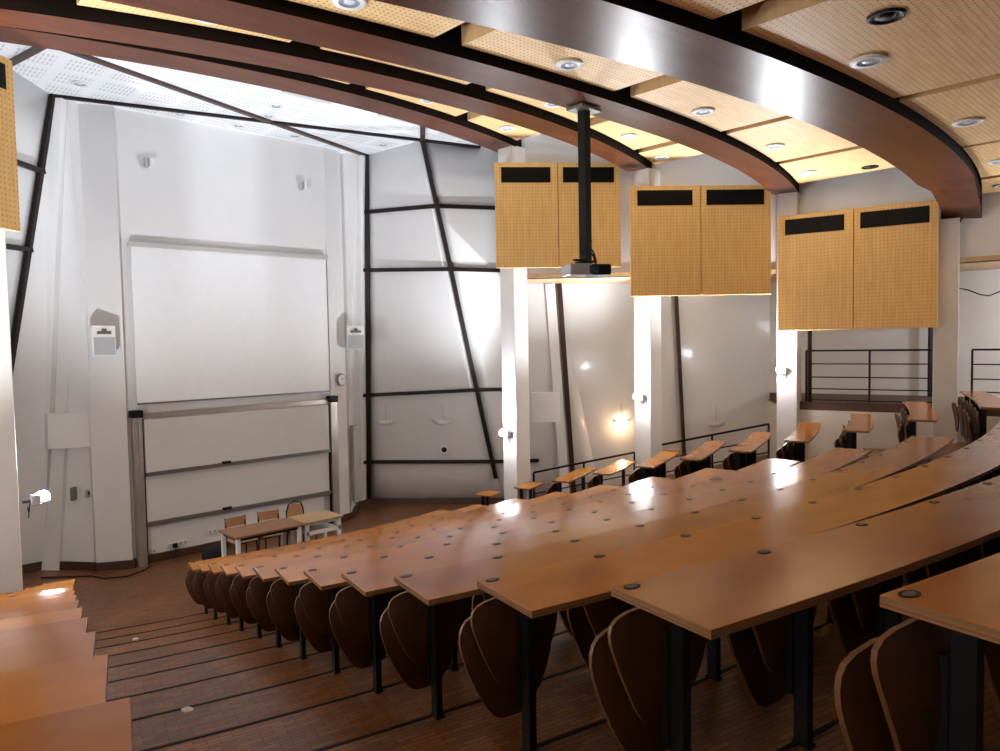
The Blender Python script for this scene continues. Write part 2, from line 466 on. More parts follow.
# ------------------------------------------------------------------ front wall and stage shell
H1 = 7.57
bm = new_bm(); prism(bm, [(-1.98,13.0),(1.87,13.0),(1.87,13.3),(-1.98,13.3)], 0, H1)
prism(bm, [(-1.98,12.9),(-1.98,13.3),(-2.46,13.5),(-2.46,13.16)], 0, H1)
prism(bm, [(1.87,12.98),(2.30,13.10),(2.30,13.5),(1.87,13.3)], 0, H1)
struct('wall_front', bm, M_wall)
for s, nm in ((-1,'left'),(1,'right')):
    bm = new_bm()
    a = [(s*2.40,13.2,0),(s*3.05,14.0,0),(s*2.72,12.86,H1),(s*2.40,13.2,H1)]
    b = [(s*3.05,14.0,0),(s*3.38,14.0,0) if s > 0 else (-3.95,14.3,0),(s*2.86,12.95,H1),(s*2.72,12.86,H1)]
    quadslab(bm, a, .12, 0, (0,1,0)); quadslab(bm, b, .12, 0, (0,1,0))
    struct('wall_stage_'+nm, bm, M_wall)
# box bulkhead and slanted fin on the left connecting wall, block on the right coloured grey for a recess's shade
bm = new_bm(); prism(bm, [(-3.0,13.45),(-2.44,13.22),(-2.44,13.6),(-3.0,14.0)], 2.05, 2.62); struct('trim_1', bm, M_wall)
bm = new_bm(); quadslab(bm, [(-3.10,13.90,0),(-2.90,13.68,0),(-2.50,13.18,5.9),(-2.55,13.22,5.9)], .2, 0, (0,1,0)); struct('trim_2', bm, M_wall)
bm = new_bm(); box(bm, 2.42,2.60, 13.06,13.2, .35,1.95); struct('trim_3', bm, plain('recess_shade_grey', (.42,.40,.39), .7))
# facades : leaning panel A between two mullions, panel B on past the first column
def lerp(a, b, t): return tuple(a[k]+(b[k]-a[k])*t for k in range(3))
def bilin(P, u, v):     # P = bottom A, bottom B, top B, top A
    lo = lerp(P[0], P[1], u); hi = lerp(P[3], P[2], u); return lerp(lo, hi, v)
def grid_slab(bm, P, th, n=10):
    F = [[bm.verts.new(bilin(P, i/n, j/n)) for i in range(n+1)] for j in range(n+1)]
    B = [[bm.verts.new(Vector(v.co) + Vector(th)) for v in r] for r in F]
    for j in range(n):
        for i in range(n):
            bm.faces.new((F[j][i],F[j][i+1],F[j+1][i+1],F[j+1][i])); bm.faces.new((B[j][i+1],B[j][i],B[j+1][i],B[j+1][i+1]))
    for i in range(n):
        bm.faces.new((F[0][i+1],F[0][i],B[0][i],B[0][i+1])); bm.faces.new((F[n][i],F[n][i+1],B[n][i+1],B[n][i]))
        bm.faces.new((F[i][0],F[i+1][0],B[i+1][0],B[i][0])); bm.faces.new((F[i+1][n],F[i][n],B[i][n],B[i+1][n]))
for s, nm in ((1,'right'),(-1,'left')):
    M0, M1 = (s*3.38,14.0,0), (s*2.86,12.95,H1); V0, V1 = (s*5.50,11.80,0), (s*3.08,11.35,H1); E0, E1 = (s*7.06,10.23,0), (s*5.3,10.6,H1)
    if s < 0: M0 = (-3.95,14.3,0); V0 = (-5.9,11.9,0); V1 = (-3.6,12.0,H1)
    PA, PB = (M0,V0,V1,M1), (V0,E0,E1,V1)
    bm = new_bm(); th = (s*.07,.07,0)
    grid_slab(bm, PA, th); grid_slab(bm, PB, th)
    struct('wall_facade_'+nm, bm, M_facade, smooth=True)
    off = Vector((-s*.035,-.035,0))
    def mull(pts, wd, name='trim_4', m=M_mull):
        bm = new_bm()
        for a, b in zip(pts, pts[1:]): bar(bm, Vector(a)+off, Vector(b)+off, wd, .06, 0, (s*.7,.7,0.001))
        struct(name, bm, m)
    mull([M0, M1], .085)
    mull([bilin(PA, .985, .08), bilin(PA, .99, .4), bilin(PA, 1, .7), V1], .085)
    for zl, zr_, ze, fe in ((6.42,6.36,6.38,.6),(5.22,5.14,5.12,.6),(2.52,2.62,2.62,.45),(1.0,1.0,1.0,.45)):
        a = bilin(PA, 0, zl/H1); a2 = (a[0]-s*.17, a[1]+.10, a[2])
        pts = [a2] + [bilin(PA, q/4, (zl+(zr_-zl)*q/4)/H1) for q in range(5)] + [bilin(PB, fe*q/2, (zr_+(ze-zr_)*q/2)/H1) for q in (1,2)]
        mull(pts, .075)

# front ceiling with its brown trims
bm = new_bm(); prism(bm, [(-4.6,9.6),(4.6,9.6),(5.4,10.7),(3.1,11.5),(2.95,13.6),(-2.95,13.6),(-3.62,12.1),(-5.4,10.7)], H1, H1+.1); struct('ceiling_front', bm, M_fceil)
def trimline(a, b, wd=.075, m=M_trim):
    bm = new_bm(); bar(bm, (a[0],a[1],H1-.02), (b[0],b[1],H1-.02), wd, .05); struct('trim_5', bm, m)
trimline((-2.86,12.93),(4.21,10.94), .07, M_mull); trimline((2.86,12.95),(-3.33,10.75), .085)
trimline((-3.34,10.75),(-3.6,12.0), .09); trimline((1.88,9.75),(3.08,11.35), .09)


# ------------------------------------------------------------------ beams
BE = {1:(.2,9.25,9.77,14,7.30,4.35),2:(1.0,7.22,7.68,14,6.85,6.25),3:(2.0,5.16,5.65,18,6.36,8.15),4:(2.6,2.60,3.33,23,5.87,8.75),5:(2.8,-.9,-.2,25,5.35,9.0)}
def edge(k, which, x):
    xm, n_, f_, R, z, _ = BE[k]
    if k == 3 and x < xm: R = 28
    return (n_ if which == 'n' else f_) + (x-xm)**2/(2*R)
names = {1:'beam nearest the stage, lowest in view over the white ceiling',2:'second beam from the stage',3:'beam carrying the projector pole',4:'widest glossy beam, nearest overhead',5:'rear beam behind the widest one'}
def beam_solid(bm, secs, ztop):
    """secs: list of (near xyz, far xyz) along the beam; bottom face varnished, sides darker"""
    V = [[bm.verts.new(n), bm.verts.new(f), bm.verts.new((f[0],f[1],ztop)), bm.verts.new((n[0],n[1],ztop))] for n, f in secs]
    for A, B in zip(V, V[1:]):
        for q in range(4):
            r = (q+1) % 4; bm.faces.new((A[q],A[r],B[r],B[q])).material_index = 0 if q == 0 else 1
    bm.faces.new(V[0]).material_index = 0; bm.faces.new(V[-1][::-1]).material_index = 0
for k, (xm, n_, f_, R, z, xe) in BE.items():
    bm = new_bm(); lim = 6.3 if k == 4 else xe; xs = [-xe + (xe+lim)*j/56 for j in range(57)]
    secs = [((x,edge(k,'n',x),z),(x,edge(k,'f',x),z)) for x in xs]
    if k == 4: secs += [((7.0,3.03,5.81),(6.95,3.62,5.85)),((7.9,3.19,5.69),(7.7,3.73,5.76)),((8.5,3.31,5.60),(8.2,3.82,5.70)),((8.80,3.37,5.545),(8.40,3.85,5.66)),((8.91,3.39,5.53),(8.43,3.86,5.52)),((9.3,3.6,5.53),(8.9,4.1,5.52))]
    beam_solid(bm, secs, z+.85)
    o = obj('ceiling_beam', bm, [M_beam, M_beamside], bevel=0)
    tag(o, 'dark varnished curved timber ' + names[k], 'beam', 'curved ceiling beams')

# ------------------------------------------------------------------ ceiling boxes, slab and downlights
def downlight_meshes():
    b = new_bm(); lathe(b, [(.085,-.02),(.135,-.02),(.14,-.012),(.135,0),(.085,0)], 28); m1 = mesh('rim', b, M_white, True)
    b = new_bm(); lathe(b, [(.118,-.018),(.10,-.016),(.07,-.013),(.001,-.012)], 28); m2 = mesh('reflector', b, M_chrome, True)
    b = new_bm(); lathe(b, [(.045,-.014),(.03,-.019),(.001,-.022)], 16); m3 = mesh('bulb', b, M_bulb, True)
    return m1, m2, m3
DL = downlight_meshes()
def downlight(x, y, z, label, group, s=1.0):
    t = thing('downlight', label, 'ceiling light', (x,y,z), 0, group); t.scale = (s,s,1)
    for nm, me in zip(('rim','reflector','bulb'), DL):
        o = bpy.data.objects.new(nm, me); C.objects.link(o); o.parent = t
def vent(x, y, z, label):
    bm = new_bm(); lathe(bm, [(.13,0),(.13,-.015),(.11,-.02),(.10,-.008),(.06,-.008),(.055,-.018),(.001,-.018)], 24)
    o = obj('ceiling_vent', bm, M_black, smooth=True); o.location = (x,y,z); tag(o, label, 'vent', 'round black ceiling vents')
BAYS = {  # bay behind beam k : (panel bottom z, x starts, lengths)
 1:(7.40,[-3.78,-1.72,.40,2.55],[1.75,1.82,1.85,1.5]),
 2:(6.97,[-6.0,-3.69,-1.40,.93,3.25,5.2],[1.98,1.95,1.99,2.0,1.7,.95]),
 3:(6.45,[-7.1,-5.7,-3.47,-1.11,1.31,3.58,5.87],[1.1,1.95,2.05,2.11,2.10,2.1,1.75]),
 4:(5.96,[-8.75,-6.05,-3.35,-.51,2.25,4.85,7.25],[2.4,2.4,2.5,2.6,2.5,2.2,1.3]),
 5:(5.50,[-8.4,-5.6,-2.9,-.1,2.7,5.5],[2.5,2.5,2.5,2.5,2.5,2.5])}
wheres = {1:'bay nearest the stage',2:'second bay from the stage',3:'bay over the projector pole',4:'bay before the widest beam',5:'rearmost bay'}
def bay_y(k, x, which):
    if which == 'far': return edge(k,'n',x) - .04
    return (edge(k+1,'f',x) + .05) if k < 5 else -2.2
for k in range(1, 6):
    # bay k lies between beam k (far) and beam k+1 (near)
    z, xs, Ls = BAYS[k]
    # slab over the bay
    bm = new_bm(); X = [-9.3 + 18.6*j/24 for j in range(25)]
    strip_solid(bm, [(x, (edge(k+1,'n',x)-.1) if k < 5 else -4.2) for x in X], [(x, edge(k,'f',x)+.1) for x in X], z+.52, z+.62)
    struct('ceiling', bm, M_slab)
    for j, (x0, L) in enumerate(zip(xs, Ls)):
        x1 = x0+L; xm_ = (x0+x1)/2; ym = (bay_y(k,xm_,'far')+bay_y(k,xm_,'near'))/2
        root = thing('acoustic_ceiling_box', 'perforated plywood ceiling box, %s from the left in the %s' % (ORD[j+1], wheres[k]), 'ceiling panel', (xm_,ym,z), 0, 'perforated plywood ceiling boxes')
        XX = [x0+L*q/8 for q in range(9)]
        A = [(x-xm_, bay_y(k,x,'near')-ym) for x in XX]; B = [(x-xm_, bay_y(k,x,'far')-ym) for x in XX]
        bm = new_bm(); strip_solid(bm, A, B, .004, .014, 1, mbot=0)
        obj('perforated_panel', bm, [M_perf, M_pine], root)
        bm = new_bm(); strip_solid(bm, A, B, .014, .27, 0); 
        obj('box_frame', bm, [M_pine], root)
        lab = 'round downlight in the %s plywood box of the %s' % (ORD[j+1], wheres[k])
        fy = bay_y(k,xm_,'far') - .28
        downlight(xm_+.05, fy, z, lab, 'round downlights in plywood boxes', 1.0 if k < 4 else 1.05)
        if k == 3 and j in (4,6) or k == 2 and j in (4,) or k == 4 and j in (3,5):
            fx = {(3,4):3.1,(3,6):7.25,(2,4):4.75,(4,3):.05,(4,5):6.2}[(k,j)]
            fy2 = bay_y(k,fx,'near') + (bay_y(k,fx,'far')-bay_y(k,fx,'near'))*(.38 if k < 4 else .72)
            vent(fx, fy2, z+.004, 'round black vent in the %s plywood box of the %s' % (ORD[j+1], wheres[k]))
fl = [((-2.65,12.12),'leftmost, above the left facade'),((-1.04,12.6),'left of the trim crossing, by the front wall'),((-.03,12.62),'close to the front wall between two trims'),((-.02,11.2),'just behind the trim crossing'),((.12,11.75),'under the trim crossing'),((1.03,12.57),'right of the trim crossing, by the front wall'),((2.64,12.04),'rightmost, above the right facade')]
for (x,y), d in fl: downlight(x, y, H1, 'round downlight in white ceiling, ' + d, 'downlights in the white front ceiling', .85)
for x, d in ((-1.55,'left'),(.05,'middle'),(1.75,'right')):
    bm = new_bm(); box(bm, x-.45, x+.35, 9.86, 10.25, H1-.14, H1-.001); tag(obj('ceiling_hatch', bm, plain('pale_grey_hatch', (.55,.57,.58), .6), bevel=.01), 'pale grey ceiling hatch behind the beam nearest the stage, the %s one' % d, 'hatch', 'ceiling hatches')

# ------------------------------------------------------------------ columns, upper walls, lintels, gallery
def column(x, y, zb, label, wd=.30, dp=.42, rot=.75, ztop=7.6):
    bm = new_bm(); box(bm, -wd/2, wd/2, -dp/2, dp/2, 0, ztop-zb)
    o = obj('column', bm, M_column, bevel=.01); o.location = (x,y,zb); o.rotation_euler = (0,0,rot); tag(o, label, 'column', 'white wall columns')
ZB = [0,.30,.98,1.7,1.98]
ZT = [7.32,6.85,6.36,5.60,5.4]
for s, nm in ((1,'right'),(-1,'left')):
    labs = ['by the stage','second from the stage','third from the stage','beside the widest beam end','rearmost']
    for j, (x, y) in enumerate(WR[:5]):
        column(s*x - (.10 if s < 0 and j == 0 else 0), y, ZB[j], 'white square column on the %s side, %s' % (nm, labs[j]), .37, .37, (0,0,.2,.26,.1)[j]*s, ZT[j])
    # upper wall over the lintel level
    bm = new_bm(); n_out = .16
    for j in range(5):
        (x0,y0),(x1,y1) = WR[j],WR[j+1]; d = Vector((x1-x0,y1-y0)).normalized(); nn = Vector((-d.y,d.x))*(1)   # outward
        if nn.x < 0: nn = -nn
        a = Vector((x0,y0))+nn*.02; b = Vector((x1,y1))+nn*.02
        q = [(s*p.x,p.y) for p in (a, b, b+nn*.22, a+nn*.22)]
        if s < 0: q = q[::-1]
        prism(bm, q, 4.86, H1+.2)
    struct('wall_upper_'+nm, bm, M_wall)
    # soffit over the side gallery
    outer = [(5.2,11.3),(7.4,10.05),(9.9,7.9),(10.75,4.6),(11.0,1.0),(11.2,-3.9)]
    bm = new_bm()
    for j in range(5):
        q = [(s*WR[j][0],WR[j][1]),(s*WR[j+1][0],WR[j+1][1]),(s*outer[j+1][0],outer[j+1][1]),(s*outer[j][0],outer[j][1])]
        if s < 0: q = q[::-1]
        prism(bm, q, 4.86, 4.94)
    struct('ceiling_gallery_'+nm, bm, M_soffit)
    # outer facade of the gallery
    of = [(7.06,10.23),(9.85,7.65),(10.7,4.6),(10.95,1.0),(11.1,-3.9)]
    bm = new_bm()
    Et = (s*5.90,10.48,5.0)
    grid_slab(bm, ((s*7.06,10.23,0),(s*9.85,7.65,0),(s*9.85,7.65,5.0),Et), (s*.07,.07,0))
    for (x0,y0),(x1,y1) in zip(of[1:], of[2:]):
        q = [(s*x0,y0),(s*x1,y1),(s*(x1+.1),y1+.05),(s*(x0+.1),y0+.05)]
        if s < 0: q = q[::-1]
        prism(bm, q, 0, 5.0)
    struct('wall_outer_'+nm, bm, M_facade)
    # ramp and gallery floor, low wall
    bm = new_bm()
    q = lambda pts: [(s*a,b) for a,b in pts] if s > 0 else [(s*a,b) for a,b in pts][::-1]
    zz = lambda L: L if s > 0 else L[::-1]
    prism(bm, q([(4.30,10.10),(8.0,6.42),(9.95,7.8),(7.1,10.3),(5.6,11.7)]), -.3, zz([.02,1.05,1.0,.3,.02]))
    struct('floor_ramp_'+nm, bm, M_floor)
    bm = new_bm()
    prism(bm, q([(8.02,6.32),(8.66,3.76),(8.98,1.0),(9.14,-3.9),(11.1,-3.9),(10.95,1.0),(10.7,4.6),(9.85,7.65)]), 2.22, 2.40)
    struct('floor_gallery_'+nm, bm, M_skirt)
    bm = new_bm()
    for (x0,y0),(x1,y1) in zip(WR[2:5], WR[3:6]):
        prism(bm, q([(x0,y0),(x1,y1),(x1+.14,y1),(x0+.14,y0)]), 0, 2.24)
    prism(bm, q([(7.98,6.34),(8.12,6.24),(9.95,7.62),(9.85,7.75)]), 0, 2.22)
    struct('wall_parapet_'+nm, bm, M_lowwall)
bm = new_bm(); box(bm, -11.2, 11.2, -4.2, -3.9, 0, 7.6); struct('wall_back', bm, M_wall)

# mullions of the gallery facade seen between the right columns
for a, b, wd in (((5.90,10.38,4.86),(6.47,10.54,.25),.10),((8.02,8.89,4.86),(8.33,8.87,.5),.07),((8.12,6.0,2.4),(8.12,6.0,4.86),.05),((10.5,4.62,2.4),(10.5,4.62,4.86),.06)):
    bm = new_bm(); bar(bm, a, b, wd, .08, 0, (.7,.7,0)); struct('trim_6', bm, M_trim if wd > .065 else M_mull)
bm = new_bm(); bar(bm, (5.76,10.52,4.86), (6.32,10.66,.25), .20, .10, 0, (.7,.7,0)); struct('trim_7', bm, M_wall)

# ------------------------------------------------------------------ wall panels with black grilles
def wall_panel(A, B, z0, z1, label, slots):
    A = Vector((*A,0)); B = Vector((*B,0)); L = (B-A).length; d = (B-A)/L; rz = math.atan2(d.y,d.x)
    root = thing('acoustic_wall_panel', label, 'wall panel', (A.x,A.y,z0), rz, 'perforated plywood wall panels'); H = z1-z0
    # local: x along panel, y negative = towards the room on the right-hand walls
    bm = new_bm(); box(bm, 0, L*.497, -.05, 0, 0, H, 0); box(bm, L*.503, L, -.05, 0, 0, H, 0)
    obj('perforated_face', bm, M_perfw, root, bevel=.004)
    bm = new_bm(); box(bm, .03, L-.03, 0, .10, .03, H-.03); obj('backing_frame', bm, M_pine, root)
    for x0, x1 in slots:
        bm = new_bm(); h0, h1 = H-.36, H-.08
        box(bm, x0*L, x1*L, -.055, -.03, h0, h1)
        for q in range(7): box(bm, x0*L+.01, x1*L-.01, -.064, -.055, h0+.015+q*.038, h0+.030+q*.038)
        obj('ventilation_grille', bm, M_ironb, root, label='black louvred grille')
S2 = ((.05,.44),(.54,.95))
wall_panel((3.58,9.86),(5.40,8.39), 5.01, 6.93, 'perforated pine wall panel nearest the stage, behind the projector pole', S2)
wall_panel((5.46,8.21),(7.46,6.47), 4.45, 6.48, 'middle perforated pine wall panel on the right wall', S2)
wall_panel((7.62,6.38),(8.20,3.86), 3.76, 5.90, 'perforated pine wall panel nearest the camera on the right wall, above the gallery railing', S2)
wall_panel((-5.66,8.42),(-3.93,9.88), 5.01, 6.93, 'perforated pine wall panel on the left wall, cut by the photo edge', S2)

# ------------------------------------------------------------------ screen, boards
root = thing('projection_screen', 'large white projection screen hanging on the front wall above the boards', 'screen', (0,12.93,2.73))
bm = new_bm(); box(bm, -1.80, 1.80, -.01, .0, 0, 2.60); obj('screen_fabric', bm, M_screen, root)
bm = new_bm(); box(bm, -1.84, 1.84, -.05, .065, 2.60, 2.68); obj('roller_case', bm, plain('screen_case', (.52,.50,.48), .5), root, bevel=.01)
bm = new_bm(); bar(bm, (-1.80,-.005,-.01), (1.80,-.005,-.01), .03, .03); obj('bottom_bar', bm, M_alud, root)

root = thing('sliding_whiteboard', 'double sliding whiteboard unit between two aluminium posts on the front wall', 'whiteboard', (0,12.9,0))
for s in (-1, 1):
    bm = new_bm(); box(bm, s*1.84-.07, s*1.84+.07, -.08, .08, 0, 2.50)
    for q in (-.03,.03): box(bm, s*1.84+q-.008, s*1.84+q+.008, -.088, -.08, 0.02, 2.48)
    p = obj('post', bm, M_alu, root, bevel=.008)
    bm = new_bm(); box(bm, s*1.84-.09, s*1.84+.09, -.10, .08, 2.50, 2.62); obj('end_cap', bm, M_ironb, p, bevel=.01, label='black plastic end cap')
bm = new_bm(); box(bm, -1.77, 1.77, .0, .05, 2.47, 2.56); obj('top_rail', bm, M_alu, root)
for z0, z1, yy in ((1.56,2.46,-.045),(.72,1.54,-.005)):
    bm = new_bm(); box(bm, -1.73, 1.73, yy, yy+.02, z0, z1)
    p = obj('whiteboard_panel', bm, M_board, root)
    bm = new_bm(); box(bm, -1.74, 1.74, yy-.045, yy, z0-.055, z0); box(bm, -1.74, 1.74, yy-.05, yy-.04, z0-.055, z0+.012); obj('pen_tray', bm, M_alud, p)
    bm = new_bm(); box(bm, -.46, -.30, yy-.06, yy-.02, z0-.01, z0+.035); obj('board_eraser', bm, M_ironb, p)
for s in (-1, 1):
    bm = new_bm(); box(bm, s*1.75-.012, s*1.75+.012, -.03, .02, .05, 2.47); obj('guide_channel', bm, M_ironb, root)

def skirting(pts, n, h=.14):
    bm = new_bm()
    for a, b in zip(pts, pts[1:]): bar(bm, (*a,h/2), (*b,h/2), .03, h)
    struct('baseboard_'+n, bm, M_skirt)
skirting([(-3.36,13.93),(-3.05,13.93),(-2.47,13.2),(-2.46,13.13),(-1.96,12.87),(-1.93,12.97),(1.85,12.97),(1.88,12.95),(2.31,13.08),(2.45,13.15),(3.05,13.9),(3.36,13.9)], 'front')
skirting([(3.36,13.92),(5.44,11.74),(7.0,10.18)], 'right'); skirting([(-3.36,13.92),(-5.44,11.74),(-7.0,10.18)], 'left')

# speakers, clock, small boxes, sockets
def speaker(x, y, z, rz, label):
    t = thing('wall_speaker', label, 'speaker', (x,y,z), rz, 'white wall speakers'); t.scale = (1.15,1.1,1.15)
    bm = new_bm(); box(bm, -.15,.15,-.11,.11,-.21,.21); obj('cabinet', bm, M_white, t, bevel=.015)
    bm = new_bm(); box(bm, -.135,.135,-.118,-.108,-.195,.05); obj('grille', bm, M_grey, t, bevel=.004, label='grey mesh grille')
    bm = new_bm(); bm2 = bm; prism(bm, [(-.09,-.125),(.09,-.125),(.09,-.11),(-.09,-.11)], .09, .13); prism(bm, [(-.03,-.128),(.03,-.128),(.03,-.11),(-.03,-.11)], .13, .165); obj('horn', bm, M_alud, t)
    bm = new_bm(); bar(bm, (0,.10,0), (0,.26,0), .05, .05); obj('bracket', bm, M_alud, t)
speaker(-2.33,12.80,3.78, .05, 'white wall speaker left of the projection screen')
speaker(2.40,12.86,3.78, -.45, 'white wall speaker right of the projection screen')
t = thing('wall_clock', 'round white wall clock beside the right board post', 'clock', (2.12,13.0,2.93), .25)
bm = new_bm(); lathe(bm, [(.001,0),(.12,0),(.125,.02),(.11,.045),(.105,.035)], 28); o = obj('case', bm, M_alud, t, smooth=True); o.rotation_euler = (PI/2,0,0)
bm = new_bm(); lathe(bm, [(.001,.036),(.107,.036)], 28); o = obj('dial', bm, M_white, t); o.rotation_euler = (PI/2,0,0)
bm = new_bm(); bar(bm, (0,-.040,-.01), (.0,-.040,.055), .008, .004, 0, (0,1,0)); bar(bm, (-.01,-.042,0), (.075,-.042,.03), .006, .004, 0, (0,1,0)); obj('hands', bm, M_ironb, t)
for x, d in ((-1.46,'left'),(1.38,'right')):
    t = thing('wall_sensor', 'small white twin box high on the front wall, the %s one' % d, 'sensor', (x,12.99,6.75), 0, 'small boxes above the screen')
    bm = new_bm(); box(bm, -.07,-.005,-.06,0,-.09,.07); obj('housing', bm, M_grey, t, bevel=.008)
    bm = new_bm(); box(bm, .01,.075,-.08,0,-.06,.08); obj('housing', bm, M_white, t, bevel=.008)
def socket(x, z, n, label, y=12.985):
    t = thing('wall_socket', label, 'socket', (x,y,z)); bm = new_bm(); box(bm, -.04*n, .04*n, -.03, 0, -.04, .04); obj('plate', bm, M_white, t, bevel=.006)
    for q in range(n):
        bm = new_bm(); xx = -.04*n+.08*q+.04; lathe(bm, [(.001,.002),(.022,.002),(.025,.0)], 14); o = obj('outlet', bm, M_grey, t); o.location = (xx,-.031,0); o.rotation_euler = (PI/2,0,0)
    return t
socket(-1.62,.20,1,'single white socket beside the left board post'); t = socket(-1.22,.24,4,'row of white sockets with a black plug low on the front wall'); socket(-.62,.34,2,'double white socket left of the lecturer table')
bm = new_bm(); box(bm, -.10,-.03,-.07,-.03,-.05,.02); tube(bm, [(-.065,-.06,-.05),(-.07,-.09,-.12),(-.10,-.10,-.2),(-.13,-.1,-.225)], .008); o = obj('power_plug', bm, M_ironb); o.location = (-1.22,12.985,.24); tag(o, 'black power plug with cable in the row of wall sockets', 'plug')
bm = new_bm(); box(bm, -.07,.07,-.06,0,-.11,.11); o = obj('wall_box', bm, M_alud, bevel=.015); o.location = (-2.70,13.47,1.28); o.rotation_euler = (0,0,.9); tag(o, 'dark grey rounded wall box on the left wall beside the switch', 'wall box')
bm = new_bm(); box(bm, -.06,.06,-.03,0,-.06,.06); box(bm, -.02,.02,-.045,-.03,-.02,.03, 1); o = obj('light_switch', bm, [M_grey, M_ironb], bevel=.004); o.location = (-2.53,13.28,1.28); o.rotation_euler = (0,0,.9); tag(o, 'small grey light switch on the left wall by the corner', 'switch')
bm = new_bm(); tube(bm, [(-3.2,13.4,.012),(-2.6,12.9,.012),(-2.5,12.6,.012),(-2.2,12.45,.012),(-1.9,12.6,.012),(-1.75,12.75,.012)], .012); tag(obj('floor_cable', bm, M_ironb), 'black cable lying on the stage floor by the left wall', 'cable')

# ------------------------------------------------------------------ tables and chairs
def table(x0, x1, y0, y1, label, top, leg, shelf=False):
    t = thing('lecturer_table', label, 'table', ((x0+x1)/2,(y0+y1)/2,0)); w2, d2 = (x1-x0)/2, (y1-y0)/2
    bm = new_bm(); box(bm, -w2, w2, -d2, d2, .72, .75); obj('tabletop', bm, [top], t, bevel=.004)
    for a in (-1,1):
        for b in (-1,1):
            bm = new_bm(); box(bm, a*(w2-.06)-.03, a*(w2-.06)+.03, b*(d2-.06)-.03, b*(d2-.06)+.03, 0, .72); obj('leg', bm, leg, t, bevel=.004)
    bm = new_bm()
    for b in (-1,1): box(bm, -w2+.09, w2-.09, b*(d2-.06)-.012, b*(d2-.06)+.012, .67, .72)
    for a in (-1,1): box(bm, a*(w2-.06)-.012, a*(w2-.06)+.012, -d2+.09, d2-.09, .67, .72)
    obj('apron', bm, leg if shelf else M_ironb, t)
    if shelf:
        bm = new_bm(); box(bm, -w2+.06, w2-.06, -d2+.1, d2-.05, .54, .56); box(bm, -w2+.04, w2-.04, -d2+.03, -d2+.06, .52, .58); obj('shelf', bm, [M_white], t)
        bm = new_bm(); box(bm, -w2+.05, w2-.05, d2-.06, d2-.04, .56, .72); obj('back_panel', bm, M_ironb, t)
    return t
table(-1.16,-.02,10.70,11.36,'brown topped lecturer table with white legs before the boards', M_tabt, M_white)
table(.02,.74,10.74,11.34,'small beige topped table with white legs and shelf, right of the brown one', M_tabt2, M_white, True)
def chair(x, y, rz, label, frame=M_ironb):
    t = thing('teacher_chair', label, 'chair', (x,y,0), rz, 'chairs behind the lecturer tables')
    bm = new_bm(); prism(bm, [(-.19,-.19),(.19,-.19),(.21,.0),(.19,.2),(-.19,.2),(-.21,.0)], .44, .455); obj('seat', bm, M_chairw, t, bevel=.004)
    bm = new_bm(); n = 8
    A = [(-.19+.38*k/n, .21-.03*math.sin(PI*k/n)*-1) for k in range(n+1)]; B = [(a, b+.012) for a, b in A]
    strip_solid(bm, A, B, .64, .79); obj('backrest', bm, M_chairw, t, bevel=.004)
    for s in (-1,1):
        bm = new_bm(); tube(bm, [(s*.18,-.19,0),(s*.17,-.16,.44)], .012); obj('leg', bm, frame, t)
        bm = new_bm(); tube(bm, [(s*.18,.24,0),(s*.17,.19,.44),(s*.17,.235,.80)], .012); obj('leg', bm, frame, t)
    bm = new_bm(); tube(bm, [(-.17,-.16,.43),(.17,-.16,.43)], .01); tube(bm, [(-.17,.19,.43),(.17,.19,.43)], .01); tube(bm, [(-.17,-.16,.43),(-.17,.19,.43)], .01); tube(bm, [(.17,-.16,.43),(.17,.19,.43)], .01); obj('seat_frame', bm, frame, t)
chair(-.66,11.62, .05,'wooden chair with dark legs behind the left part of the brown table')
chair(-.12,11.62,-.15,'wooden chair with dark legs behind the right part of the brown table')
t = thing('teacher_chair', 'chair with rounded dark framed tan back beside the beige table', 'chair', (.45,11.66,0), .1, 'chairs behind the lecturer tables'); t.scale = (.95,.95,.90)
bm = new_bm(); box(bm, -.2,.2,-.2,.2,.44,.46); obj('seat', bm, M_chairw, t, bevel=.01)
bm = new_bm(); q = [(-.15,.66),(.15,.66),(.16,.80),(.12,.90),(0,.93),(-.12,.90),(-.16,.80)]
F = [bm.verts.new((x,.21,z)) for x, z in q]; B = [bm.verts.new((x,.225,z)) for x, z in q]; bm.faces.new(F); bm.faces.new(B[::-1])
for k in range(7): bm.faces.new((F[k],F[(k+1)%7],B[(k+1)%7],B[k]))
obj('backrest', bm, M_chairw, t)
bm = new_bm(); tube(bm, [(-.18,.24,0),(-.18,.2,.44),(-.18,.22,.80),(-.13,.22,.93),(0,.22,.965),(.13,.22,.93),(.18,.22,.80),(.18,.2,.44),(.18,.24,0)], .014); obj('back_frame', bm, M_ironb, t)
for s in (-1,1):
    bm = new_bm(); tube(bm, [(s*.18,-.2,0),(s*.18,-.18,.44)], .012); obj('leg', bm, M_ironb, t)
bm = new_bm(); lathe(bm, [(.001,0),(.20,.0),(.25,.06),(.26,.16),(.22,.25),(.12,.29),(.001,.30)], 20)
o = obj('bag', bm, M_cloth, smooth=True); o.location = (-.86,12.35,0); o.scale = (.75,.55,.8); tag(o, 'black rounded bag on the floor left of the lecturer table', 'bag')

